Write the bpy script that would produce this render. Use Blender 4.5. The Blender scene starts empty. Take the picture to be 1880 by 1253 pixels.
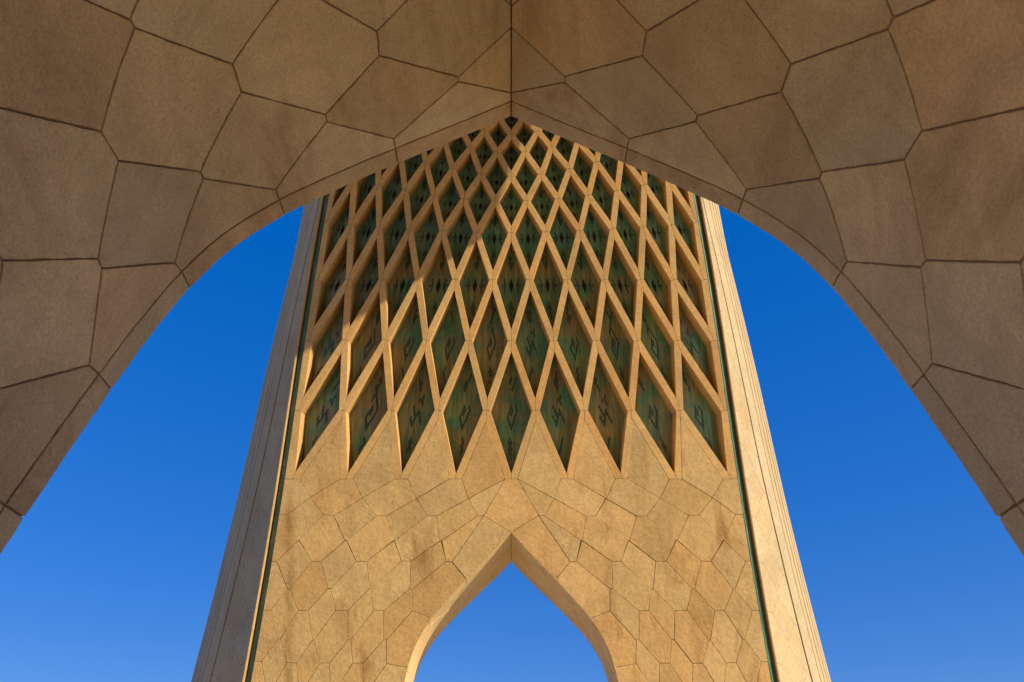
import bpy, bmesh, math, random
from mathutils import Vector
random.seed(7)
C = bpy.context.scene.collection
sc = bpy.context.scene

# ------------------------------------------------------------------ camera
U = 8.0                      # metres per design unit
CAMZ = 1.6                   # eye height
def w(x, y, z): return Vector((x * U, y * U, z * U + CAMZ))
cam_d = bpy.data.cameras.new('camera'); cam = bpy.data.objects.new('camera', cam_d); C.objects.link(cam)
cam.location = (0, 0, CAMZ); cam.rotation_euler = (math.radians(90 + 34), 0, 0)
cam_d.sensor_width = 36; cam_d.lens = 36 * 1400 / 1880
cam_d.shift_x = 1.5 / 1880
cam_d.clip_end = 6000; cam_d.clip_start = 0.05
sc.camera = cam

# ------------------------------------------------------------------ light
AZ, EL = 59.0, 29.0          # sun: degrees to the right of straight behind the camera, height
a, e = math.radians(AZ), math.radians(EL)
S = Vector((math.sin(a) * math.cos(e), -math.cos(a) * math.cos(e), math.sin(e)))
sun_d = bpy.data.lights.new('sun', 'SUN'); sun = bpy.data.objects.new('sun', sun_d); C.objects.link(sun)
sun_d.energy = 5.0; sun_d.angle = math.radians(0.5); sun_d.color = (1.0, 0.80, 0.52)
sun.rotation_euler = S.to_track_quat('Z', 'Y').to_euler(); sun.location = w(3, -3, 3)
world = bpy.data.worlds.new('World'); sc.world = world; world.use_nodes = True
nt = world.node_tree; bg = nt.nodes['Background']
sky = nt.nodes.new('ShaderNodeTexSky'); sky.sky_type = 'NISHITA'; sky.sun_disc = False
sky.sun_elevation = e; sky.sun_rotation = math.atan2(S.x, S.y)
sky.air_density = 1.0; sky.dust_density = 0.4; sky.ozone_density = 1.0; sky.altitude = 1200
hs = nt.nodes.new('ShaderNodeHueSaturation'); hs.inputs['Saturation'].default_value = 2.9
gm = nt.nodes.new('ShaderNodeGamma'); gm.inputs[1].default_value = 0.38
tn = nt.nodes.new('ShaderNodeMix'); tn.data_type = 'RGBA'; tn.blend_type = 'MULTIPLY'; tn.inputs[0].default_value = 1; tn.inputs[7].default_value = (1.1, 1.5, 2.65, 1)
nt.links.new(sky.outputs[0], gm.inputs[0]); nt.links.new(gm.outputs[0], hs.inputs['Color']); nt.links.new(hs.outputs[0], tn.inputs[6]); nt.links.new(tn.outputs[2], bg.inputs['Color'])
bg.inputs['Strength'].default_value = 0.10
sc.view_settings.view_transform = 'Standard'; sc.view_settings.look = 'None'
sc.view_settings.exposure = 0.50; sc.view_settings.gamma = 1.0; sc.view_settings.use_curve_mapping = False

# ------------------------------------------------------------------ materials
def newmat(name, rough=0.85, spec=0.25):
    m = bpy.data.materials.new(name); m.use_nodes = True
    b = m.node_tree.nodes['Principled BSDF']
    b.inputs['Roughness'].default_value = rough; b.inputs['Specular IOR Level'].default_value = spec
    return m, m.node_tree, b
class N:
    def __init__(s, nt): s.nt = nt
    def n(s, t, **k):
        o = s.nt.nodes.new(t)
        for a_, v in k.items(): setattr(o, a_, v)
        return o
    def pos(s, scale=(1, 1, 1)):
        g = s.n('ShaderNodeNewGeometry'); m = s.n('ShaderNodeMapping'); m.inputs['Scale'].default_value = scale
        s.nt.links.new(g.outputs['Position'], m.inputs['Vector']); return m.outputs[0]
    def noise(s, vec, scale, detail=4, rough=0.55, dist=0.0):
        o = s.n('ShaderNodeTexNoise'); s.nt.links.new(vec, o.inputs['Vector'])
        o.inputs['Scale'].default_value = scale; o.inputs['Detail'].default_value = detail
        o.inputs['Roughness'].default_value = rough; o.inputs['Distortion'].default_value = dist
        return o.outputs['Fac']
    def ramp(s, fac, *stops):
        o = s.n('ShaderNodeValToRGB'); s.nt.links.new(fac, o.inputs[0]); r = o.color_ramp
        while len(r.elements) < len(stops): r.elements.new(0.5)
        for el_, (p, c) in zip(r.elements, stops):
            el_.position = p; el_.color = (c, c, c, 1) if isinstance(c, (int, float)) else (*c, 1)
        return o.outputs[0]
    def mix(s, fac, A, B, mode='MIX'):
        o = s.n('ShaderNodeMix', data_type='RGBA', blend_type=mode)
        for sock, v in ((o.inputs[0], fac), (o.inputs[6], A), (o.inputs[7], B)):
            if hasattr(v, 'links') or isinstance(v, bpy.types.NodeSocket): s.nt.links.new(v, sock)
            elif isinstance(v, (int, float)): sock.default_value = v
            else: sock.default_value = (*v, 1)
        return o.outputs[2]
    def math(s, op, A, B=0.0):
        o = s.n('ShaderNodeMath', operation=op)
        for sock, v in ((o.inputs[0], A), (o.inputs[1], B)):
            if isinstance(v, (int, float)): sock.default_value = v
            else: s.nt.links.new(v, sock)
        return o.outputs[0]

def stone(name, base, stain, vary=0.16, streak=0.0, bump=0.25, fine=14.0, pits=0.5, streak_scale=(2.2, 2.2, 0.28), vein=0.0, odd=0.0, drip=False, grain=(0.78, 1.16)):
    m, t, b = newmat(name); k = N(t)
    P = k.pos()
    oi = k.n('ShaderNodeObjectInfo')
    tone = k.ramp(oi.outputs['Random'], (0.0, 1 - vary), (0.5, 1.0), (1.0, 1 + vary * 0.6))
    warm = k.ramp(k.math('FRACT', k.math('MULTIPLY', oi.outputs['Random'], 7.31)), (0.0, (1.0, 0.93, 0.86)), (0.5, (1, 1, 1)), (1.0, (0.97, 1.0, 1.05)))
    col = k.mix(1.0, base, tone, 'MULTIPLY'); col = k.mix(1.0, col, warm, 'MULTIPLY')
    cl = k.ramp(k.noise(P, 0.7, 5, 0.62, 0.6), (0.32, 0.80), (0.55, 1.0), (0.75, 1.10))
    col = k.mix(0.8, col, cl, 'MULTIPLY')
    if streak:
        ss = k.ramp(k.noise(k.pos(streak_scale), 1.0, 6, 0.62, 0.35), (0.50, 0.0), (0.70, 1.0))
        st2 = k.ramp(k.noise(P, 0.35, 2), (0.38, 0.0), (0.62, 1.0))
        col = k.mix(k.math('MULTIPLY', k.math('MULTIPLY', ss, st2), streak), col, stain)
    if vein:
        vv = k.ramp(k.noise(k.pos((0.5, 1.4, 1.1)), 0.9, 3, 0.5, 1.2), (0.40, 0.0), (0.50, 1.0), (0.60, 0.0))
        col = k.mix(k.math('MULTIPLY', vv, vein), col, stain)
    if odd:      # the odd slab cut from a darker, rougher bed
        om = k.ramp(oi.outputs['Random'], (0.90, 0.0), (0.91, 1.0)); on = k.ramp(k.noise(P, 2.0, 6, 0.7, 0.6), (0.35, 0.25), (0.62, 1.0))
        col = k.mix(k.math('MULTIPLY', k.math('MULTIPLY', om, on), odd), col, stain)
    if drip:     # one long rusty run of water down the left border of the face
        sx = k.n('ShaderNodeSeparateXYZ'); t.links.new(P, sx.inputs[0])
        ln = k.math('SUBTRACT', sx.outputs[0], k.math('MULTIPLY', k.math('SUBTRACT', 11.0, sx.outputs[2]), 0.09))
        ln = k.math('ADD', ln, 6.78); ln = k.math('ADD', ln, k.math('MULTIPLY', k.math('SUBTRACT', k.noise(k.pos((1, 1, 0.6)), 1.3, 3), 0.5), 0.35))
        dm = k.ramp(k.math('ABSOLUTE', ln), (0.0, 1.0), (0.07, 0.75), (0.20, 0.0)); hz_ = k.ramp(k.math('DIVIDE', sx.outputs[2], 20.0), (0.50, 1.0), (0.56, 0.0))
        br = k.ramp(k.noise(k.pos((1, 1, 0.4)), 2.5, 5, 0.7), (0.35, 0.2), (0.6, 1.0))
        col = k.mix(k.math('MULTIPLY', k.math('MULTIPLY', dm, hz_), k.math('MULTIPLY', br, 0.8)), col, (0.30, 0.17, 0.05))
    # worn mottled patches made of tiny dark specks
    patch = k.ramp(k.noise(P, 1.1, 3, 0.5), (0.50, 0.0), (0.66, 1.0))
    sp_ = k.ramp(k.noise(P, fine * 0.45, 6, 0.75, 0.9), (0.56, 0.0), (0.68, 1.0))
    col = k.mix(k.math('MULTIPLY', k.math('MULTIPLY', patch, sp_), pits), col, stain)
    gr = k.ramp(k.noise(P, fine, 4, 0.7), (0.3, grain[0]), (0.7, grain[1]))
    col = k.mix(0.75, col, gr, 'MULTIPLY')
    t.links.new(col, b.inputs['Base Color'])
    bp = k.n('ShaderNodeBump'); bp.inputs['Strength'].default_value = bump; bp.inputs['Distance'].default_value = 0.03
    h = k.math('ADD', k.noise(P, fine, 5, 0.7), k.math('MULTIPLY', k.noise(P, fine * 0.2, 3, 0.6), 1.6))
    t.links.new(h, bp.inputs['Height']); t.links.new(bp.outputs[0], b.inputs['Normal'])
    return m

M = {}
M['near'] = stone('near_limestone', (0.67, 0.535, 0.315), (0.30, 0.18, 0.085), vary=0.17, odd=0.6, grain=(0.70, 1.22), bump=0.6, fine=42, pits=0.7, streak=0.8, streak_scale=(2.4, 0.35, 0.9), vein=0.16)
M['face'] = stone('face_limestone', (0.57, 0.405, 0.185), (0.30, 0.16, 0.055), drip=True, vary=0.10, streak=0.9, bump=0.45, fine=9, pits=0.8, streak_scale=(1.5, 1.5, 0.2))
M['rib'] = stone('rib_limestone', (0.60, 0.40, 0.165), (0.36, 0.18, 0.06), vary=0.08, bump=0.3, fine=9, pits=0.35)
M['flank'] = stone('flank_limestone', (0.45, 0.375, 0.23), (0.28, 0.24, 0.12), vary=0.012, bump=0.15, fine=9, pits=0.25, streak=0.25)
M['soffit'] = stone('soffit_limestone_lit', (0.68, 0.51, 0.27), (0.36, 0.2, 0.08), vary=0.05, bump=0.2, fine=9, pits=0.3, streak=0.4)  # paler than the face: pale wash of sunlit highlights put into the colour
M['mortar'] = stone('mortar', (0.38, 0.265, 0.155), (0.14, 0.05, 0.025), vary=0.1, bump=0.6, fine=30)
M['mortar_face'] = stone('face_mortar', (0.20, 0.125, 0.05), (0.1, 0.06, 0.025), vary=0.1, bump=0.4, fine=12)
# oxidised green metal strip
m, t, b = newmat('green_strip', 0.55, 0.4); k = N(t); P = k.pos((1, 1, 0.35))
t.links.new(k.ramp(k.noise(P, 3.5, 6, 0.65), (0.3, (0.02, 0.085, 0.065)), (0.55, (0.05, 0.155, 0.115)), (0.72, (0.16, 0.27, 0.19))), b.inputs['Base Color'])
M['green'] = m
# glazed tile panes: green-blue glaze, ochre noise standing in for light bounced off ribs
def glaze(name, ochre, gr):
    m, t, b = newmat(name, 0.3, 0.65); k = N(t); P = k.pos()
    g = k.ramp(k.noise(P, 0.9, 5, 0.6, 0.5), (0.30, gr[0]), (0.52, gr[1]), (0.74, gr[2]))
    o = k.ramp(k.noise(P, 0.8, 3, 0.55, 0.3), (0.40, 0.0), (0.66, 1.0))
    col = k.mix(k.math('MULTIPLY', o, ochre), g, (0.42, 0.22, 0.075))
    # brushed diagonal marks of the glaze
    for ang in (0.35, -0.35):
        mp = k.n('ShaderNodeMapping'); gg = k.n('ShaderNodeNewGeometry'); t.links.new(gg.outputs['Position'], mp.inputs['Vector'])
        mp.inputs['Rotation'].default_value = (0, ang, 0); mp.inputs['Scale'].default_value = (6.0, 1.0, 0.5)
        col = k.mix(0.55, col, k.ramp(k.noise(mp.outputs[0], 1.6, 5, 0.6), (0.36, 0.6), (0.62, 1.25)), 'MULTIPLY')
    t.links.new(col, b.inputs['Base Color'])
    t.links.new(k.ramp(k.noise(P, 5, 3), (0.3, 0.10), (0.7, 0.28)), b.inputs['Roughness'])
    bp = k.n('ShaderNodeBump'); bp.inputs['Strength'].default_value = 0.3; bp.inputs['Distance'].default_value = 0.05
    t.links.new(k.noise(P, 2.2, 3, 0.6), bp.inputs['Height']); t.links.new(bp.outputs[0], b.inputs['Normal'])
    return m
M['glaze_low'] = glaze('glazed_tile_bounce', 0.6, ((0.04, 0.18, 0.15), (0.09, 0.27, 0.18), (0.20, 0.32, 0.15)))
M['glaze_up'] = glaze('glazed_tile_green', 0.12, ((0.04, 0.22, 0.22), (0.09, 0.33, 0.28), (0.24, 0.44, 0.30)))
m, t, b = newmat('dark_glaze', 0.25, 0.5); k = N(t); P = k.pos()
t.links.new(k.ramp(k.noise(P, 4, 3), (0.3, (0.012, 0.045, 0.046)), (0.7, (0.028, 0.09, 0.085))), b.inputs['Base Color']); M['motif'] = m
m, t, b = newmat('opening_dark', 0.6, 0.3); k = N(t)
t.links.new(k.ramp(k.noise(k.pos(), 5, 3), (0.3, (0.003, 0.006, 0.007)), (0.7, (0.008, 0.013, 0.015))), b.inputs['Base Color']); M['dark'] = m
m, t, b = newmat('paving', 0.8, 0.3); k = N(t); P = k.pos()
t.links.new(k.mix(0.7, (0.64, 0.54, 0.36), k.ramp(k.noise(P, 0.3, 6, 0.65), (0.3, 0.7), (0.7, 1.15)), 'MULTIPLY'), b.inputs['Base Color']); M['ground'] = m

# ------------------------------------------------------------------ object helpers
def link_mesh(name, verts, faces, mat, parent=None, smooth=None, kind=None, label=None):
    c = Vector((0, 0, 0))
    for v in verts: c += v
    c /= len(verts)
    me = bpy.data.meshes.new(name); me.from_pydata([v - c for v in verts], [], faces)
    if smooth is not None:
        for p in me.polygons: p.use_smooth = True
        me.set_sharp_from_angle(angle=smooth)
    me.materials.append(M[mat]); me.update()
    o = bpy.data.objects.new(name, me); C.objects.link(o)
    if parent:
        o.parent = parent; q = Vector((0, 0, 0)); pp = parent
        while pp: q += pp.location; pp = pp.parent
        o.location = c - q
    else: o.location = c
    if kind: o['kind'] = kind
    if label: o['label'] = label
    return o
def thing(name, loc, label, cat):
    o = bpy.data.objects.new(name, None); C.objects.link(o); o.location = loc; o.empty_display_size = 2
    o['label'] = label; o['category'] = cat; return o

def area2(p): return sum(p[i][0] * p[(i + 1) % len(p)][1] - p[(i + 1) % len(p)][0] * p[i][1] for i in range(len(p)))
def inset(poly, d, flags=None):
    """move every edge inwards by d (flags[i] = 0 keeps edge i); poly counter-clockwise"""
    n = len(poly); out = []
    for i in range(n):
        p0, p1, p2 = poly[i - 1], poly[i], poly[(i + 1) % n]
        d0 = d * (flags[i - 1] if flags else 1); d1 = d * (flags[i] if flags else 1)
        a_ = Vector((p1[0] - p0[0], p1[1] - p0[1])); b_ = Vector((p2[0] - p1[0], p2[1] - p1[1]))
        if a_.length < 1e-9 or b_.length < 1e-9: out.append(p1); continue
        a_.normalize(); b_.normalize()
        n0 = Vector((-a_.y, a_.x)); n1 = Vector((-b_.y, b_.x)); cr = a_.x * b_.y - a_.y * b_.x
        if abs(cr) < 0.08: q = Vector(p1) + (n0 * d0 + n1 * d1) / 2
        else:
            # intersect line p1+n0*d0 + s*a with p1+n1*d1 + t*b
            r = n1 * d1 - n0 * d0; s_ = (r.x * b_.y - r.y * b_.x) / cr
            q = Vector(p1) + n0 * d0 + a_ * s_
        out.append((q.x, q.y))
    return out
def ccw(p, fl=None):
    if area2(p) < 0:
        p = p[::-1]
        if fl: fl = fl[:-1][::-1] + fl[-1:]
    return p, fl
def dense(p, step, jit, rnd):
    out = []
    for i in range(len(p)):
        a_, b_ = Vector(p[i]), Vector(p[(i + 1) % len(p)]); L = (b_ - a_).length; n = max(1, int(round(L / step)))
        dr = (b_ - a_) / max(L, 1e-9); nn = Vector((-dr.y, dr.x))
        for j in range(n):
            q = a_ + (b_ - a_) * (j / n)
            if j and jit: q = q + nn * rnd.uniform(-jit, jit)
            out.append((q.x, q.y))
    return out
def panel(name, poly, fmap, mat, parent, joint=0.0013, bev=0.0009, depth=0.007, slices=(), step=None, jit=0.0, flags=None, label=None, proud=0.0, seed=0):
    """one stone: polygon in surface coordinates, joint cut back, chamfered arris, curved with the surface. fmap(u, v, off) -> world"""
    poly, flags = ccw(list(poly), list(flags) if flags else None)
    p1 = inset(poly, joint, flags)
    if area2(p1) <= 0: return None
    p2 = inset(p1, bev)
    if area2(p2) <= 0: p2 = p1
    rnd = random.Random(seed * 131 + len(poly))
    if step:
        r0 = rnd.getstate(); 
        ns = [max(1, int(round((Vector(p1[i]) - Vector(p1[(i + 1) % len(p1)])).length / step))) for i in range(len(p1))]
        def dn(p):
            out = []
            for i in range(len(p)):
                a_, b_ = Vector(p[i]), Vector(p[(i + 1) % len(p)])
                for j in range(ns[i]): out.append(a_ + (b_ - a_) * (j / ns[i]))
            return out
        q1, q2 = dn(p1), dn(p2); 
        for i in range(len(q1)):
            g = Vector((rnd.uniform(-jit, jit), rnd.uniform(-jit, jit)))
            q1[i] = q1[i] + g; q2[i] = q2[i] + g * 1.0 + Vector((rnd.uniform(-jit, jit), rnd.uniform(-jit, jit))) * .5
        p1 = [tuple(v) for v in q1]; p2 = [tuple(v) for v in q2]
    bm = bmesh.new(); n = len(p1)
    top = [bm.verts.new((x, y, proud)) for x, y in p2]
    mid = [bm.verts.new((x, y, proud - bev * 0.8)) for x, y in p1]
    low = [bm.verts.new((x, y, -depth)) for x, y in p1]
    bm.faces.new(top)
    for i in range(n):
        j = (i + 1) % n
        bm.faces.new((mid[i], mid[j], top[j], top[i])); bm.faces.new((low[i], low[j], mid[j], mid[i]))
    for ax, val in slices:
        no = (1, 0, 0) if ax == 0 else (0, 1, 0); co = (val, 0, 0) if ax == 0 else (0, val, 0)
        xs = [v.co[ax] for v in bm.verts]
        if min(xs) + 1e-5 < val < max(xs) - 1e-5:
            bmesh.ops.bisect_plane(bm, geom=bm.verts[:] + bm.edges[:] + bm.faces[:], plane_co=co, plane_no=no, dist=1e-6)
    bm.verts.index_update()
    vs = [fmap(v.co.x, v.co.y, v.co.z) for v in bm.verts]; fs = [[v.index for v in f.verts] for f in bm.faces]
    bm.free()
    return link_mesh(name, vs, fs, mat, parent, smooth=math.radians(22), label=label)

# ------------------------------------------------------------------ the curves of the monument
YM, ZC = 1.794, 3.2; KP = 0.3 * (ZC - 1) / 0.968
def span(z): return 0.968 * max(0.0, (ZC - z) / (ZC - 1)) ** KP
def lerp(x, xs, ys):
    if x <= xs[0]: return ys[0] + (ys[1] - ys[0]) * (x - xs[0]) / (xs[1] - xs[0])
    for i in range(len(xs) - 1):
        if x <= xs[i + 1]: return ys[i] + (ys[i + 1] - ys[i]) * (x - xs[i]) / (xs[i + 1] - xs[i])
    return ys[-1] + (ys[-1] - ys[-2]) * (x - xs[-1]) / (xs[-1] - xs[-2])
zt = [-0.2 + i * (3.4) / 800 for i in range(801)]; zt[-1] = 3.2; yt = [YM + span(z) for z in zt]; st = [0.0]
for i in range(800): st.append(st[-1] + math.hypot(zt[i + 1] - zt[i], yt[i + 1] - yt[i]))
s1 = lerp(1.0, zt, st); st = [v - s1 for v in st]
SMIN, SMAX = st[0], st[-1]
def s_of_z(z): return lerp(z, zt, st)
def z_of_s(s): return lerp(max(SMIN, min(SMAX, s)), st, zt)
def wall(side):
    """surface coordinates (x, arc length s) -> world; side +1 the far wing, -1 the near wing"""
    def f(x, s, off=0.0):
        z = z_of_s(s); z0 = z_of_s(s - 0.01); z1 = z_of_s(s + 0.01)
        dy = span(z1) - span(z0); dz = z1 - z0; L = math.hypot(dy, dz) or 1
        y = span(z) - off * dz / L; z = z + off * dy / L
        return w(x, YM + side * y, z)
    return f
FW = wall(1); NW = wall(-1)
WS = [(-1.25, 0.985), (-0.514, 0.920), (-0.356, 0.906), (-0.096, 0.885), (0.21, 0.863), (0.492, 0.845), (0.779, 0.826), (1.005, 0.807), (1.121, 0.796), (1.395, 0.766), (1.8, 0.72), (2.2, 0.70), (2.9, 0.70), (4.0, 0.70)]
def Wd(s): return lerp(s, [a_ for a_, _ in WS], [b_ for _, b_ in WS])
# pointed arch of each wing: half width against height
ZA = [1, .93, .84, .77, .70, .62, .54, .46, .38, .29, .2, .1, 0.0, -.2]
XA = [0, .070, .163, .232, .294, .343, .369, .383, .392, .400, .406, .410, .413, .416]
def smooth_table(zs, xs, n=10):
    Z2, X2 = [], []
    for i in range(len(zs) - 1):
        p = [(zs[max(0, i - 1)], xs[max(0, i - 1)]), (zs[i], xs[i]), (zs[i + 1], xs[i + 1]), (zs[min(len(zs) - 1, i + 2)], xs[min(len(zs) - 1, i + 2)])]
        if i == 0: p[0] = (2 * zs[0] - zs[1], 2 * xs[0] - xs[1])
        for j in range(n):
            t_ = j / n; c_ = []
            for q in (0, 1):
                a0, a1, a2, a3 = (v[q] for v in p)
                c_.append(0.5 * (2 * a1 + (a2 - a0) * t_ + (2 * a0 - 5 * a1 + 4 * a2 - a3) * t_ * t_ + (3 * a1 - a0 - 3 * a2 + a3) * t_ ** 3))
            Z2.append(c_[0]); X2.append(c_[1])
    return Z2 + [zs[-1]], X2 + [xs[-1]]
ZA, XA = smooth_table(ZA, XA)
AA = [0.0]
for i in range(len(ZA) - 1): AA.append(AA[-1] + math.hypot(ZA[i + 1] - ZA[i], XA[i + 1] - XA[i]))
def arch_x(z): return 0.0 if z >= 1 else lerp(-z, [-q for q in ZA], XA)
def arch_xz(a_):
    a_ = max(0.0, a_); return lerp(a_, AA, XA), lerp(a_, AA, ZA)
def arch_s(s):  # half width at arc position s of the wall
    return arch_x(z_of_s(s))

far = thing('monument_tower', w(0, 2.9, -0.2), 'tall tapering stone tower with a diamond lattice over green tiles above a small pointed arch', 'tower')
near = thing('stone_archway', w(0, 0.5, -0.2), 'shaded pointed stone vault framing the view, large polygonal slabs on its underside', 'archway')

# ------------------------------------------------------------------ ground
gs = 600
link_mesh('ground', [Vector((-gs, -gs, 0)), Vector((gs, -gs, 0)), Vector((gs, gs, 0)), Vector((-gs, gs, 0))], [(0, 1, 2, 3)], 'ground', kind='structure')

# ------------------------------------------------------------------ cores (masonry behind the slabs)
def grid_mesh(name, rows, mat, parent, closed=False, smooth=None, label=None):
    n = len(rows[0]); vs = [v for r in rows for v in r]; fs = []
    for i in range(len(rows) - 1):
        for j in range(n if closed else n - 1):
            k2 = (j + 1) % n; fs.append((i * n + j, i * n + k2, (i + 1) * n + k2, (i + 1) * n + j))
    return link_mesh(name, vs, fs, mat, parent, smooth, label=label)
def yb(z): return max(min(3.113, YM + span(z) + 0.35), YM + span(z) + 0.08) if z > 0.45 else 3.113 + (0.45 - z) * 0.5
# lower masonry, one half each side of the arch: closed section (front, outer, back, arch side)
def lower_core(side, sx, parent, mat):
    rows = []
    zs = [-0.2 + i * 0.02 for i in range(61)] ; zs = [z for z in zs if z < 0.999] + [0.999]
    for z in zs:
        s = s_of_z(z); xi = arch_x(z) + 0.006; xo = Wd(s) - 0.001
        y0 = YM + span(z) + 0.0045; y1 = yb(z)
        if side < 0: y0, y1 = 2 * YM - y0, -0.10
        q = [w(sx * xi, y0, z), w(sx * xo, y0, z), w(sx * xo, y1, z), w(sx * xi, y1, z)]
        rows.append(q)
    return grid_mesh('masonry_core', rows, mat, parent, closed=True)
for sx in (-1, 1): lower_core(1, sx, far, 'mortar_face')
for sx in (-1, 1): lower_core(-1, sx, near, 'mortar')
# upper cores: from the crown of the small arch to the crown of the great vault
S0 = s_of_z(1.0); SJ = 0.198
def slab(name, side, sa, sb, off0, thick, parent, mat, wf=Wd, ext=0.0, n=24):
    rows = []
    for i in range(n + 1):
        s = sa + (sb - sa) * i / n; z = z_of_s(s); F = FW if side > 0 else NW; W0 = wf(s) + ext
        a0 = F(-W0, s, off0); a1 = F(W0, s, off0); b1 = F(W0, s, -thick); b0 = F(-W0, s, -thick)
        rows.append([a0, a1, b1, b0])
    o = grid_mesh(name, rows, mat, parent, closed=True)
    return o
slab('masonry_core', 1, S0 + 0.006, SJ - 0.002, -0.0045, 0.34, far, 'mortar_face', n=6)
DEP = 0.076                                      # depth of the lattice cells
STOP = 1.895
slab('back_wall', 1, SJ + 0.002, STOP, -(DEP + 0.012), 0.34, far, 'dark', n=24)
def Wcrown(s):
    # plain wing width here; only the near wing has the added shadow-shaping flare
    return Wd(s)
slab('vault_ceiling', 1, STOP, SMAX, 0.0, 0.30, far, 'face', wf=Wcrown, n=16)
# near wing above its small arch, up to the crown
def Wnear(s):  # unseen edge; its flare near the crown is added to shape the lattice shadow
    z = z_of_s(s)
    return lerp(z, [-0.2, 0.5, 1.2, 1.74, 2.06, 2.31, 2.6, 2.78, 2.85, 2.89, 2.93, 2.97, 3.0, 3.08, 3.12, 3.2], [.985, .922, .863, .826, .796, .766, .74, .78, .86, .90, 1.09, 1.2, 1.2, 1.01, .92, .85])
rows = []
for i in range(120):
    s = S0 + 0.006 + (SMAX - S0 - 0.006) * i / 119; W0 = Wnear(s); z = z_of_s(s)
    p0 = NW(-W0, s); p1 = NW(W0, s); yo = (-0.10 if z < 1.25 else min(-0.10 + (z - 1.25) * 1.5, YM - span(z) - 0.3))
    rows.append([p0, p1, Vector((W0 * U, yo * U, p1.z)), Vector((-W0 * U, yo * U, p0.z))])
grid_mesh('vault_ceiling', rows, 'face', near, closed=True)

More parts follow.
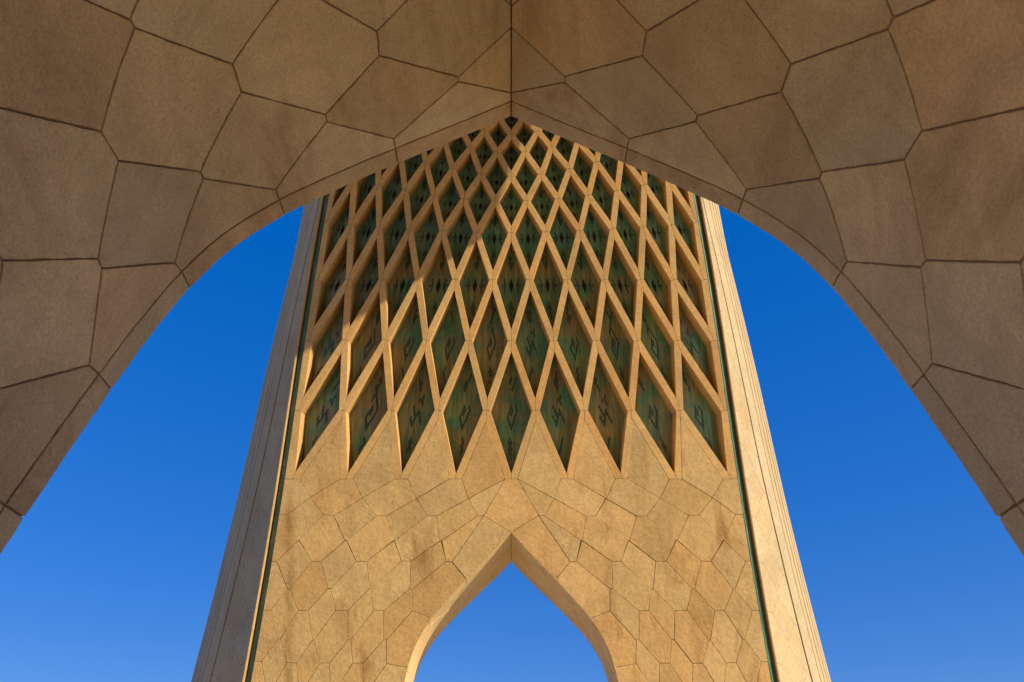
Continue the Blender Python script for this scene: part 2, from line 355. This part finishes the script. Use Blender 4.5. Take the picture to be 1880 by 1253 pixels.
# ------------------------------------------------------------------ slabs on the underside of the pointed arches
EV = [0, .232, .425, .598, .761, .908, 1.09, 1.26]; OD = [.107, .328, .511,   .682, .842, .995, 1.175]
LV = sorted(EV + OD)
AEND = AA[-1]
def tunnel(parent, side, dmax, mat, joint, bev, step, jit):
    def yedge(z): return YM + side * span(min(z, 0.9999))
    def fm(sx):
        def f(a_, d, off):
            x, z = arch_xz(a_); x2, z2 = arch_xz(a_ + 0.004); L = math.hypot(x2 - x, z2 - z) or 1
            nx, nz = (z2 - z) / L, -(x2 - x) / L           # towards the opening
            if nz > 0: nx, nz = -nx, -nz
            nx, nz = -abs(nx), -abs(nz)
            y = yedge(z) + side * d
            if side > 0: y = min(y, 3.113 + 0 * z)
            return w(sx * (x + nx * off), y, z + nz * off)
        return f
    def pair(k, n):        # the short joint between the n-th and (n+1)-th slab of column k: (near d, far d)
        if k % 2 == 0:     # even columns
            base = 0.028 if k else 0.029
            if n == 0: return (base, 0.046)
            n0, f0 = (0.160, 0.195) if k == 0 else (0.180, 0.214) if k == 2 else (0.194, 0.229)
            return (n0 + 0.19 * (n - 1), f0 + 0.19 * (n - 1))
        n0, f0 = (0.101, 0.109) if k == 1 else (0.1145, 0.1245)
        return (n0 + 0.186 * n, f0 + 0.186 * n)
    rn = random.Random(3)
    jitv = {}
    def nd(k, n, which, sx):
        key = (k, n, which, sx)
        if key not in jitv:
            g = 0.0 if k == 0 else 0.0012
            jitv[key] = (rn.uniform(-g, g), rn.uniform(-.0012, .0012))
        ja, jd = jitv[key]; d = pair(k, n)[which]
        return (max(0, LV[k] + ja), min(dmax, d + (jd if n or k % 2 else jd * .3)))
    sl = [(0, AEND * i / 72) for i in range(1, 72)]
    cnt = 0
    nmax = int(dmax / 0.19) + 2
    for sx in (-1, 1):
        f = fm(sx)
        def put(poly, flags=None, nm='stone_slab'):
            nonlocal cnt; cnt += 1
            P2 = [(min(p[0], AEND), min(p[1], dmax)) for p in poly]
            Q = []; fl = []
            for i, p in enumerate(P2):
                if Q and abs(p[0] - Q[-1][0]) + abs(p[1] - Q[-1][1]) < 1e-5: continue
                Q.append(p)
            if len(Q) > 1 and abs(Q[0][0] - Q[-1][0]) + abs(Q[0][1] - Q[-1][1]) < 1e-5: Q.pop()
            if len(Q) < 3 or abs(area2(Q)) < 8e-4: return
            fl = [0.0 if (Q[i][1] < 1e-6 and Q[(i + 1) % len(Q)][1] < 1e-6) else 1.0 for i in range(len(Q))]
            panel(nm, Q, f, mat, parent, joint=joint, bev=bev, depth=0.006, slices=sl, step=step, jit=jit, flags=fl, seed=cnt, proud=random.uniform(0, .0007))
        # edge strips between even columns
        ev = [i for i in range(len(LV)) if i % 2 == 0]
        for q in range(len(ev) - 1):
            k0, k1 = ev[q], ev[q + 1]
            put([(LV[k0], 0), (LV[k1], 0), nd(k1, 0, 0, sx), nd(k0, 0, 0, sx)], nm='edge_slab')
        for k in range(len(LV)):
            if k % 2 == 0:
                for n in range(nmax):
                    L1 = [nd(k - 1, n, 1, sx), nd(k - 1, n, 0, sx)] if k > 0 else None
                    R1 = [nd(k + 1, n, 0, sx), nd(k + 1, n, 1, sx)] if k + 1 < len(LV) else None
                    A_, B_ = nd(k, n, 1, sx), nd(k, n + 1, 0, sx)
                    if L1 and R1: poly = [A_] + R1 + [B_] + L1
                    elif R1: poly = [A_] + R1 + [B_]
                    else: poly = [A_, (AEND, A_[1]), (AEND, B_[1]), B_] + L1
                    put(poly)
            else:
                for n in range(nmax):
                    if k + 1 >= len(LV): continue
                    if n == 0:
                        poly = [nd(k - 1, 0, 0, sx), nd(k + 1, 0, 0, sx), nd(k + 1, 0, 1, sx), nd(k, 0, 0, sx), nd(k - 1, 0, 1, sx)]
                    else:
                        poly = [nd(k, n - 1, 1, sx), nd(k + 1, n, 0, sx), nd(k + 1, n, 1, sx), nd(k, n, 0, sx), nd(k - 1, n, 1, sx), nd(k - 1, n, 0, sx)]
                    put(poly)
        # masonry lining behind the slabs
        rows = []
        for i in range(110):
            a_ = AEND * i / 109
            if i == 0: rows.append([Vector((0, q.y, q.z + 0.02)) for q in (f(0, 0.0005, -0.004), f(0, dmax, -0.004))])
            rows.append([f(a_, 0.0005, -0.0026), f(a_, dmax, -0.0026)])
        grid_mesh('mortar_lining', rows, 'mortar' if side < 0 else 'mortar_face', parent)
tunnel(near, -1, 0.93, 'near', 0.0011, 0.0008, 0.009, 0.0005)
tunnel(far, 1, 0.34, 'soffit', 0.0007, 0.0008, None, 0)

# ------------------------------------------------------------------ lattice
Rw = {
 0: [(0.0, .173), (.215, .173), (.425, .173), (.634, .173), (.841, .173)],
 1: [(.096, .463), (.285, .463), (.469, .463), (.660, .463), (.834, .463)],
 2: [(0.0, .747), (.170, .747), (.341, .747), (.505, .747), (.666, .747), (.813, .747)],
 3: [(.076, 1.005), (.229, 1.005), (.382, 1.005), (.530, 1.005), (.666, 1.005), (.792, 1.005)],
 4: [(0.0, 1.211), (.144, 1.215), (.286, 1.220), (.423, 1.226), (.550, 1.235), (.668, 1.245), (.774, 1.258)],
 5: [(.066, 1.354), (.198, 1.363), (.325, 1.378), (.447, 1.399), (.562, 1.425), (.664, 1.450), (.745, 1.478)],
 6: [(0.0, 1.463), (.127, 1.473), (.248, 1.497), (.363, 1.528), (.471, 1.563), (.569, 1.597), (.660, 1.630)],
 7: [(.059, 1.575), (.172, 1.596), (.284, 1.625), (.387, 1.659), (.485, 1.695), (.577, 1.73), (.665, 1.76)],
 8: [(0.0, 1.652), (.114, 1.670), (.222, 1.702), (.325, 1.735), (.425, 1.77), (.520, 1.80), (.610, 1.83)],
 10: [(0.0, 1.81), (.105, 1.832), (.21, 1.848), (.31, 1.86), (.40, 1.87), (.49, 1.88)],
 9: [(.052, 1.732), (.159, 1.758), (.263, 1.79), (.36, 1.815), (.455, 1.835), (.550, 1.85)],
}
def node(r, i):
    """signed index: even rows -n..n, odd rows ..-1 (x<0) , 0.. (x>0)"""
    L = Rw.get(r)
    if L is None: return None
    if r % 2 == 0:
        j = abs(i)
        if j >= len(L): return None
        return (math.copysign(L[j][0], i) if i else 0.0, L[j][1])
    j = i if i >= 0 else -i - 1
    if j >= len(L): return None
    return (L[j][0] if i >= 0 else -L[j][0], L[j][1])
def hw(s): return 0.0150 - 0.0028 * max(0, min(1, (s - 0.17) / 1.5))
SL = [(1, 0.0 + 0.09 * i) for i in range(-14, 36)]
holes = {}
def cell(r, i):
    """cell whose left and right nodes lie in row r; i = index of the left node"""
    if r % 2 == 1: l, rt = node(r, i), node(r, i + 1); b_, t_ = node(r - 1, i + 1), node(r + 1, i + 1)
    else: l, rt = node(r, i), node(r, i + 1); b_, t_ = node(r - 1, i), node(r + 1, i)
    return l, rt, b_, t_
corners = {}      # (row, index) of node -> dict of cell corners by cell key and role
MOTIFS = ['spiral', 'hook', 'cross']
def motif_bits(kind, rnd):
    """set of filled cells on a 17 x 17 skewed grid, centre (8, 8); vertical axis of the diamond is p = q"""
    s_ = set()
    if kind == 'spiral':
        path = [(8, 8), (9, 8), (9, 9), (8, 9), (7, 9), (6, 9), (6, 8), (6, 7), (6, 6), (7, 6), (8, 6), (9, 6), (10, 6), (11, 6), (11, 7), (11, 8), (11, 9), (11, 10), (11, 11), (10, 11), (9, 11)]
        s_.update(path[:rnd.choice((15, 18, 21))])
        x, y = 11, 11
    else:
        if kind == 'cross':
            for d1, d2 in ((1, 1), (-1, -1), (1, -1), (-1, 1)):
                for k_ in (3, 4, 5): s_.add((8 + d1 * k_, 8 + d2 * k_))
                s_.update([(8 + d1 * 4, 8 + d2 * 3), (8 + d1 * 3, 8 + d2 * 4), (8 + d1 * 5, 8 + d2 * 3), (8 + d1 * 3, 8 + d2 * 5)])
        else:
            s_.update([(x, 8) for x in range(5, 10)] + [(9, y) for y in range(5, 9)] + [(7, y) for y in range(8, 12)] + [(5, 9), (5, 10), (11, 8), (11, 9), (10, 10), (12, 9)])
    for dirn in (1, -1):
        x = y = 8 + 3 * dirn
        for _ in range(rnd.randint(3, 5)):
            if rnd.random() < .5: x += dirn
            else: y += dirn
            s_.add((x, y))
            if rnd.random() < .6: s_.add((x + dirn, y)) if rnd.random() < .5 else s_.add((x, y + dirn))
            if abs(x - y) > 2: x = y = (x + y) // 2
    return [c for c in s_ if 1 <= c[0] <= 15 and 1 <= c[1] <= 15]
rnd = random.Random(11)
for r in range(1, 10):
    rng = range(-8, 8)
    for i in rng:
        l, rt, b_, t_ = cell(r, i)
        if not (l and rt and b_ and t_): continue
        quad = [b_, rt, t_, l]
        h = hw((b_[1] + t_[1]) / 2)
        q = inset(quad, h)                                   # corners: bottom, right, top, left
        holes[(r, i)] = q
        # glazed pane, set back in its cell
        dep = DEP
        c = ((b_[0] + t_[0]) / 2, (l[1] + rt[1]) / 2)
        qq = inset(quad, h - 0.006)
        pane = panel('glazed_pane', qq, lambda x, s, o, dep=dep: FW(x, s, o - dep), 'glaze_low' if r <= 3 else 'glaze_up', far, joint=0, bev=0.0005, depth=0.004, slices=[(1, s_) for _, s_ in SL[::2]])
        # angular script-like marks in dark glaze, slightly raised
        kind = 'cross' if (r >= 3 and r != 2) else rnd.choice(('spiral', 'hook', 'spiral'))
        bits = motif_bits(kind, rnd); vs = []; fs = []
        B_ = Vector(q[0]); E1 = (Vector(q[1]) - B_) / 17; E2 = (Vector(q[3]) - B_) / 17
        sc_ = 1.0
        for (px, py) in bits:
            base = len(vs)
            for (ax_, ay_) in ((0.08, 0.08), (.92, .08), (.92, .92), (.08, .92)):
                P2 = B_ + E1 * (px + ax_) + E2 * (py + ay_)
                vs.append(FW(P2.x, P2.y, -dep + 0.0012))
            for (ax_, ay_) in ((0.08, 0.08), (.92, .08), (.92, .92), (.08, .92)):
                P2 = B_ + E1 * (px + ax_) + E2 * (py + ay_)
                vs.append(FW(P2.x, P2.y, -dep - 0.002))
            fs.append((base, base + 1, base + 2, base + 3))
            for j in range(4):
                j2 = (j + 1) % 4; fs.append((base + j2, base + j, base + 4 + j, base + 4 + j2))
        mo = link_mesh('script_motif', vs, fs, 'motif', pane, kind='stuff')
        if r >= 3:
            P0 = B_ + E1 * 8.5 + E2 * 8.5; e_ = 1.35
            vs = [FW(*(P0 + E1 * a_ + E2 * b2), -dep + o_) for o_ in (0.0022, -0.002) for a_, b2 in ((-e_, -e_), (e_, -e_), (e_, e_), (-e_, e_))]
            fs = [(0, 1, 2, 3), (1, 0, 4, 5), (2, 1, 5, 6), (3, 2, 6, 7), (0, 3, 7, 4)]
            dk = link_mesh('diamond_opening', vs, fs, 'dark', pane)
# which holes touch a node, and in what role
def hole_corner(r, i, role): return holes[(r, i)][{'b': 0, 'r': 1, 't': 2, 'l': 3}[role]] if (r, i) in holes else None
def put_rib(poly, nm='lattice_rib'):
    Q = []
    for p in poly:
        if not Q or math.hypot(p[0] - Q[-1][0], p[1] - Q[-1][1]) > 1e-4: Q.append(p)
    if len(Q) < 3 or abs(area2(Q)) < 1e-6: return
    panel(nm, Q, lambda x, s, o: FW(x, s, o), 'rib', far, joint=0.0006, bev=0.0007, depth=DEP + 0.004, slices=SL, proud=0.0)
FEET = {}
for r in range(0, 10):
    L = Rw[r]
    for i in range(-8, 8):
        A = node(r, i)
        if A is None: continue
        # two ribs leave a node upwards: to the upper left and the upper right
        ups = ((r + 1, i - 1, -1), (r + 1, i, 1)) if r % 2 == 0 else ((r + 1, i, -1), (r + 1, i + 1, 1))
        for (r2, j, sd) in ups:
            B2 = node(r2, j)
            if B2 is None: continue
            # cell on the upper side: bottom node is A. cell on the lower side: top node is B2
            if r % 2 == 0: up = (r + 1, i - 1)           # left node (r+1,i-1), right (r+1,i)
            else: up = (r + 1, i)
            # lower cell of this rib: has A as lateral node in row r and B2 as top
            if r2 % 2 == 1: lowc = (r, j)                # row r even: left node index j -> (l=(r,j), t=(r+1,j))
            else: lowc = (r, j - 1)                      # row r odd: t=(r+1,i+1)
            if sd > 0:
                u1, u2 = hole_corner(*up, 'b'), hole_corner(*up, 'r')
                l1, l2 = hole_corner(*lowc, 'l'), hole_corner(*lowc, 't')
            else:
                u1, u2 = hole_corner(*up, 'b'), hole_corner(*up, 'l')
                l1, l2 = hole_corner(*lowc, 'r'), hole_corner(*lowc, 't')
            if r == 0:
                # foot of the lattice: the rib ends on the joint line at SJ
                if u1 is None: 
                    continue
                d = Vector((B2[0] - A[0], B2[1] - A[1])).normalized(); nn = Vector((d.y, -d.x)) * (1 if sd > 0 else -1)
                o1 = Vector(A) + nn * hw(A[1]); tt = (SJ - o1.y) / d.y; base = o1 + d * tt
                ap = (B2[0], B2[1] - hw(B2[1]) / max(1e-3, abs(d.x)) * 1.0)
                edge = abs(B2[0]) > 0.8
                if edge:
                    sg = math.copysign(1, B2[0]); put_rib([(A[0], SJ), u1, u2, B2, (sg * Wd(B2[1]), B2[1]), (sg * Wd(SJ), SJ)])
                else:
                    put_rib([(A[0], SJ), u1, u2, B2, ap, (base.x, base.y)]); FEET.setdefault(j, [None, None, ap])[0 if sd > 0 else 1] = (base.x, base.y)
                continue
            if u1 is None and l1 is None: continue
            sg = math.copysign(1, A[0] + B2[0])
            if u1 is None:
                if (r2 >= 10): u1 = u2 = None
            if l1 is None or u1 is None:
                outer_is_low = l1 is None
                W1, W2 = (sg * Wd(A[1]), A[1]), (sg * Wd(B2[1]), B2[1])
                if abs(A[0]) < 0.6 and r < 5: continue
                if outer_is_low: l1, l2 = W1, W2
                else:
                    if r2 >= 10 or abs(A[0]) < .55 : 
                        d = Vector((B2[0] - A[0], B2[1] - A[1])).normalized(); nn = Vector((-d.y, d.x)) * sd * hw(A[1])
                        u1, u2 = (A[0] + nn.x, A[1] + nn.y), (B2[0] + nn.x, B2[1] + nn.y)
                    else: u1, u2 = W1, W2
            put_rib([A, u1, u2, B2, l2, l1])

# ------------------------------------------------------------------ slabs on the face of the far wing
def px(x, y):
    if (x, y) in OVER: return OVER[(x, y)]
    """trace point of the survey drawing -> surface coordinates (x measured from the axis, s up the wall)"""
    th = math.radians(34); u = (x - 938.5) / 1400; v = (626.5 - y) / 1400
    dy, dz = math.cos(th) - v * math.sin(th), math.sin(th) + v * math.cos(th); lo, hi = 0.3, 5.0
    for _ in range(40):
        m_ = (lo + hi) / 2
        if m_ * dy < YM + span(m_ * dz): lo = m_
        else: hi = m_
    return (u * lo, s_of_z(lo * dz))
OVER = {}
for kx, (xa_, xb_) in {-1: (848, 926), -2: (744, 823), -3: (641, 720), -4: (538, 617)}.items():
    OVER[(xa_, 880)] = FEET[kx][0]; OVER[(xb_, 880)] = FEET[kx][1]
OVER[(951, 880)] = (-FEET[-1][1][0], FEET[-1][1][1])
SURV = [
 # T stones between the feet of the lattice are added separately; rows going down the wall, left half
 [(926, 880), (860, 916), (877, 948), (888, 947)],
 [(823, 880), (848, 880), (859, 916), (801, 948), (784, 948), (765, 916)],
 [(720, 880), (744, 880), (764, 916), (708, 948), (691, 948), (665, 915)],
 [(617, 880), (641, 880), (665, 915), (613, 947), (593, 946), (569, 914)],
 [(524, 880), (538, 880), (569, 914), (527, 945), (513, 945)],
 [(860, 916), (877, 948), (811, 993), (807, 993), (801, 948)],
 [(764, 916), (784, 948), (725, 993), (721, 993), (708, 948)],
 [(665, 915), (691, 948), (637, 992), (633, 992), (613, 947)],
 [(569, 914), (593, 946), (550, 992), (547, 992), (527, 945)],
 [(877, 948), (888, 947), (830, 1032), (819, 1031), (811, 993)],
 [(784, 948), (801, 948), (808, 993), (754, 1031), (737, 1031), (724, 993)],
 [(691, 948), (708, 948), (722, 993), (673, 1031), (654, 1031), (636, 992)],
 [(593, 946), (613, 947), (634, 992), (589, 1031), (572, 1031), (549, 992)],
 [(513, 945), (527, 945), (548, 992), (508, 1031), (500, 1031)],
 [(809, 993), (819, 1031), (757, 1082), (752, 1081), (754, 1031)],
 [(723, 993), (737, 1031), (682, 1082), (678, 1081), (673, 1031)],
 [(635, 992), (654, 1031), (607, 1081), (602, 1081), (589, 1031)],
 [(548, 992), (572, 1031), (531, 1082), (528, 1082), (508, 1031)],
 [(737, 1031), (754, 1031), (752, 1081), (704, 1122), (686, 1121), (681, 1082)],
 [(654, 1031), (673, 1031), (678, 1081), (638, 1122), (616, 1121), (607, 1081)],
 [(572, 1031), (589, 1031), (602, 1081), (565, 1122), (547, 1121), (531, 1082)],
 [(500, 1031), (508, 1031), (528, 1082), (496, 1121), (486, 1121)],
 [(752, 1081), (757, 1082), (757, 1122), (709, 1176), (704, 1175), (704, 1122)],
 [(678, 1081), (682, 1082), (686, 1121), (644, 1175), (639, 1175), (638, 1122)],
 [(602, 1081), (607, 1081), (616, 1121), (576, 1176), (573, 1176), (565, 1122)],
 [(528, 1082), (531, 1082), (547, 1121), (514, 1174), (510, 1174), (496, 1121)],
 [(686, 1121), (704, 1122), (704, 1175), (666, 1218), (647, 1218), (644, 1175)],
 [(616, 1121), (638, 1122), (639, 1175), (605, 1218), (587, 1218), (576, 1176)],
 [(547, 1121), (565, 1122), (573, 1176), (544, 1218), (526, 1217), (514, 1174)],
 [(486, 1121), (496, 1121), (510, 1174), (480, 1215), (471, 1215)],
]
EDGE = 470
def sset(pts):
    return [px(*p) for p in pts]
def snap(p):  # slabs that reach the wing's edge or the arch follow it exactly
    x, s = p
    return p
fcount = 0
def face_stone(poly, mirror=True, **kw):
    global fcount
    for sg in ((1, -1) if mirror else (1,)):
        fcount += 1
        rr = random.Random(fcount)
        P2 = [(p[0] * sg, p[1]) for p in poly]
        panel('wall_stone', P2, FW, 'face', far, joint=0.0007, bev=0.0007, depth=0.0075, slices=SL, step=0.05, jit=0.0003, proud=rr.uniform(-0.0003, 0.0012), seed=fcount)
def to_edge(poly, IDX=(0, -1)):
    out = list(poly)
    for q in IDX: out[q] = (-Wd(out[q][1]), out[q][1])
    return out
for pts in SURV:
    if pts[0][0] in (524, 513, 500, 486): face_stone(to_edge(sset(pts)))
    else: face_stone(sset(pts))
# feet of the lattice
for kx, b2 in ((-1, (859, 916)), (-2, (764, 916)), (-3, (665, 915)), (-4, (569, 914))):
    L_, R_, ap = FEET[kx]
    face_stone([ap, L_, px(*b2), R_])
# arch-side slabs: their inner edges run along the arch curve
def arch_run(z0, z1, n=7):
    return [(-(arch_x(z0 + (z1 - z0) * i / n)), s_of_z(z0 + (z1 - z0) * i / n)) for i in range(n + 1)]
def zpx(x, y): return z_of_s(px(x, y)[1])
apex = (0.0, s_of_z(1.0))
face_stone([px(926, 880), px(951, 880), px(989, 947), apex, px(888, 947)], mirror=False)
face_stone([px(888, 947), px(830, 1032), *arch_run(zpx(856, 1064), 1.0)])
face_stone([px(819, 1031), px(830, 1032), *arch_run(zpx(856, 1064), zpx(785, 1136)), px(757, 1122), px(757, 1082)])
face_stone([px(757, 1122), *arch_run(zpx(785, 1136), zpx(745, 1226)), px(710, 1219), px(709, 1176)])
# further rows below the frame
def below():
    zl = [0.565, 0.40, 0.22, 0.02, -0.2]; z0 = zpx(700, 1218)
    ss = [s_of_z(z) for z in (z0, 0.42, 0.24, 0.04, -0.2)]
    for k2 in range(4):
        sa, sb = ss[k2], ss[k2 + 1]; xa, xb = arch_x(z_of_s(sa)), arch_x(z_of_s(sb)); wa, wb = Wd(sa), Wd(sb); n = 4
        for j in range(n):
            f0, f1 = j / n, (j + 1) / n
            face_stone([(-(xa + (wa - xa) * f0), sa), (-(xa + (wa - xa) * f1), sa), (-(xb + (wb - xb) * f1), sb), (-(xb + (wb - xb) * f0), sb)])
E_extra = [
 [(666, 1218), (706, 1176), (710, 1219), (712, 1262), (668, 1270)], ]
sB = s_of_z(0.46)
def row_low():
    # the row cut by the bottom of the picture
    yb_ = 1290
    T = [(745, 1226), (710, 1219), (706, 1176)]
    pieces = [
     [(704, 1175), (709, 1176), (710, 1219), (671, 1276), (667, 1276), (666, 1218)],
     [(639, 1175), (644, 1175), (647, 1218), (610, 1276), (606, 1276), (605, 1218)],
     [(573, 1176), (576, 1176), (587, 1218), (552, 1276), (549, 1276), (544, 1218)],
     [(510, 1174), (514, 1174), (526, 1217), (494, 1276), (490, 1276), (480, 1215)],
     [(666, 1218), (647, 1218), (610, 1276), (612, 1320), (650, 1320), (667, 1276)],
     [(605, 1218), (587, 1218), (552, 1276), (556, 1320), (594, 1320), (606, 1276)],
     [(544, 1218), (526, 1217), (494, 1276), (500, 1320), (538, 1320), (549, 1276)],
     [(480, 1215), (471, 1215), (462, 1276), (452, 1320), (482, 1320), (490, 1276)],
    ]
    for p in pieces:
        q = sset(p)
        face_stone(to_edge(q, (1, 2, 3)) if p[0][0] == 480 else q)
    z1 = zpx(700, 1320); za = zpx(745, 1226)
    face_stone([px(710, 1219), *arch_run(za, z1), px(650, 1320), px(671, 1276)])
    ss = [s_of_z(z) for z in (z1, 0.24, 0.04, -0.2)]
    for k2 in range(3):
        sa, sb = ss[k2], ss[k2 + 1]; xa, xb = arch_x(z_of_s(sa)), arch_x(z_of_s(sb)); wa, wb = Wd(sa), Wd(sb); n = 4
        for j in range(n):
            f0, f1 = j / n, (j + 1) / n
            face_stone([(-(xa + (wa - xa) * f0), sa), (-(xa + (wa - xa) * f1), sa), (-(xb + (wb - xb) * f1), sb), (-(xb + (wb - xb) * f0), sb)])
row_low()

# ------------------------------------------------------------------ green strips and fluted flanks
def flank_profile(z):
    fl = lerp(z, [-0.2, 0.5, 1.3, 2.3, 3.2], [0.45, 0.325, 0.165, 0.012, 0.01])
    pts = [(0.0, 0.0)]
    for L, (dx, dy) in ((fl, (.64, .77)), (.115, (.60, .80)), (.11, (.475, .88)), (.11, (.455, .89)), (.11, (.44, .90)), (.10, (.43, .90))):
        q = 1.0 if L == fl else lerp(z, [-0.2, 0.5, 1.3, 2.3, 3.2], [1.1, 1.0, 0.88, 0.68, 0.6])
        pts.append((pts[-1][0] + dx * L * q, pts[-1][1] + dy * L * q))
    return pts
ZF = [-0.2 + 0.085 * i for i in range(37)]
def flanks(side, parent, detail=True):
    for sx in (-1, 1):
        def P_(z, dx, dy, out=0.0):   # dy measured away from the vault's middle, out towards the viewer's side
            s = s_of_z(z); W0 = (Wd(s) if side > 0 else Wd(s)); y = span(z) + dy
            return w(sx * (W0 + dx), YM + side * y, z)
        # green strip, recessed beside the face
        grid_mesh('green_strip', [[P_(z, 0.0008, -0.0005), P_(z, 0.018, 0.011), P_(z, 0.018, 0.03), P_(z, 0.0008, 0.03)] for z in ZF], 'green', parent, closed=True)
        # return of the flank beside the strip
        g0 = 0.0245
        grid_mesh('strip_border', [[P_(z, g0, 0.03), P_(z, g0, -0.002), P_(z, g0 + 0.004, -0.003), P_(z, g0 + 0.004, 0.03)] for z in ZF], 'rib', parent, closed=True)
        prof = {z: flank_profile(z) for z in ZF}
        n = 7
        def F_(z, i, t_=0.0, inn=0.0):
            p = prof[z]; a_ = p[i]; b_ = p[min(i + 1, n - 1)]
            x = a_[0] + (b_[0] - a_[0]) * t_; y = a_[1] + (b_[1] - a_[1]) * t_
            dx, dy = (b_[0] - a_[0]), (b_[1] - a_[1]); L = math.hypot(dx, dy) or 1
            return P_(z, g0 + 0.0045 + x - dy / L * inn, y - 0.002 + dx / L * inn)
        # core behind everything
        rows = []
        for z in ZF:
            p = prof[z]; rr = [P_(z, g0 + 0.007 + a_[0] - 0.012, a_[1] - 0.002 + 0.016) for a_ in p] + [P_(z, 0.0, p[-1][1] + 0.02), P_(z, 0.0, 0.03)]
            rows.append(rr)
        grid_mesh('masonry_core', rows, 'mortar_face', parent, closed=True)
        for i in range(1, n - 1):
            rows = []
            for z in ZF:
                g = (0, 0.10, 0.13, 0.16, 0.18, 0.18)[i]
                a0 = g; a1 = 1.0 
                rows.append([F_(z, i, a0, 0.016), F_(z, i, a0, 0.0), F_(z, i, a1, 0.0), F_(z, i, a1, 0.016)])
            grid_mesh('flute', rows, 'flank', parent)
        # flat band with its slabs
        if detail:
            def fm(t_, s, off):
                z = z_of_s(s); p = flank_profile(z)[1]; L = math.hypot(*p)
                return P_(z, g0 + 0.0045 + p[0] * t_ + p[1] / L * off, -0.002 + p[1] * t_ - p[0] / L * off)
            lev = [s_of_z(-0.2)]
            base = [px(500, y)[1] for y in (1320, 1217, 1122, 1031, 946, 880)]
            lev = [SMIN, (SMIN + base[0]) / 2] + base
            while lev[-1] < s_of_z(2.7): lev.append(lev[-1] + 0.135)
            def at(k): 
                k0 = int(math.floor(k)); fr = k - k0; k0 = max(0, min(len(lev) - 2, k0)) if k < len(lev) - 1 else len(lev) - 2
                fr = k - k0; return lev[k0] + (lev[k0 + 1] - lev[k0]) * max(0, min(1, fr))
            def pt(poly):
                P2 = poly if sx > 0 else poly
                panel('flank_stone', P2, fm, 'flank', parent, joint=0.0005, bev=0.0004, depth=0.006, slices=SL)
            # coordinates (t, s): t is stretched, so joints are cut in s mostly
            for k_ in range(0, len(lev) - 1):
                a0, a1 = at(k_), at(k_ + 1); m0, m1 = at(k_ + .44), at(k_ + .56)
                pt([(0, a0), (.16, a0), (.5, m0), (.5, m1), (.16, a1), (0, a1)])
                pt([(.98, a0), (.98, a1), (.88, a1), (.5, m1), (.5, m0), (.88, a0)])
                if k_: pt([(.16, at(k_)), (.5, at(k_ - .44)), (.88, at(k_)), (.5, at(k_ + .44))])
        else:
            grid_mesh('flank_stone', [[F_(z, 0, 0, 0), F_(z, 0, .98, 0)] for z in ZF], 'flank', parent)
flanks(1, far, True)
flanks(-1, near, False)
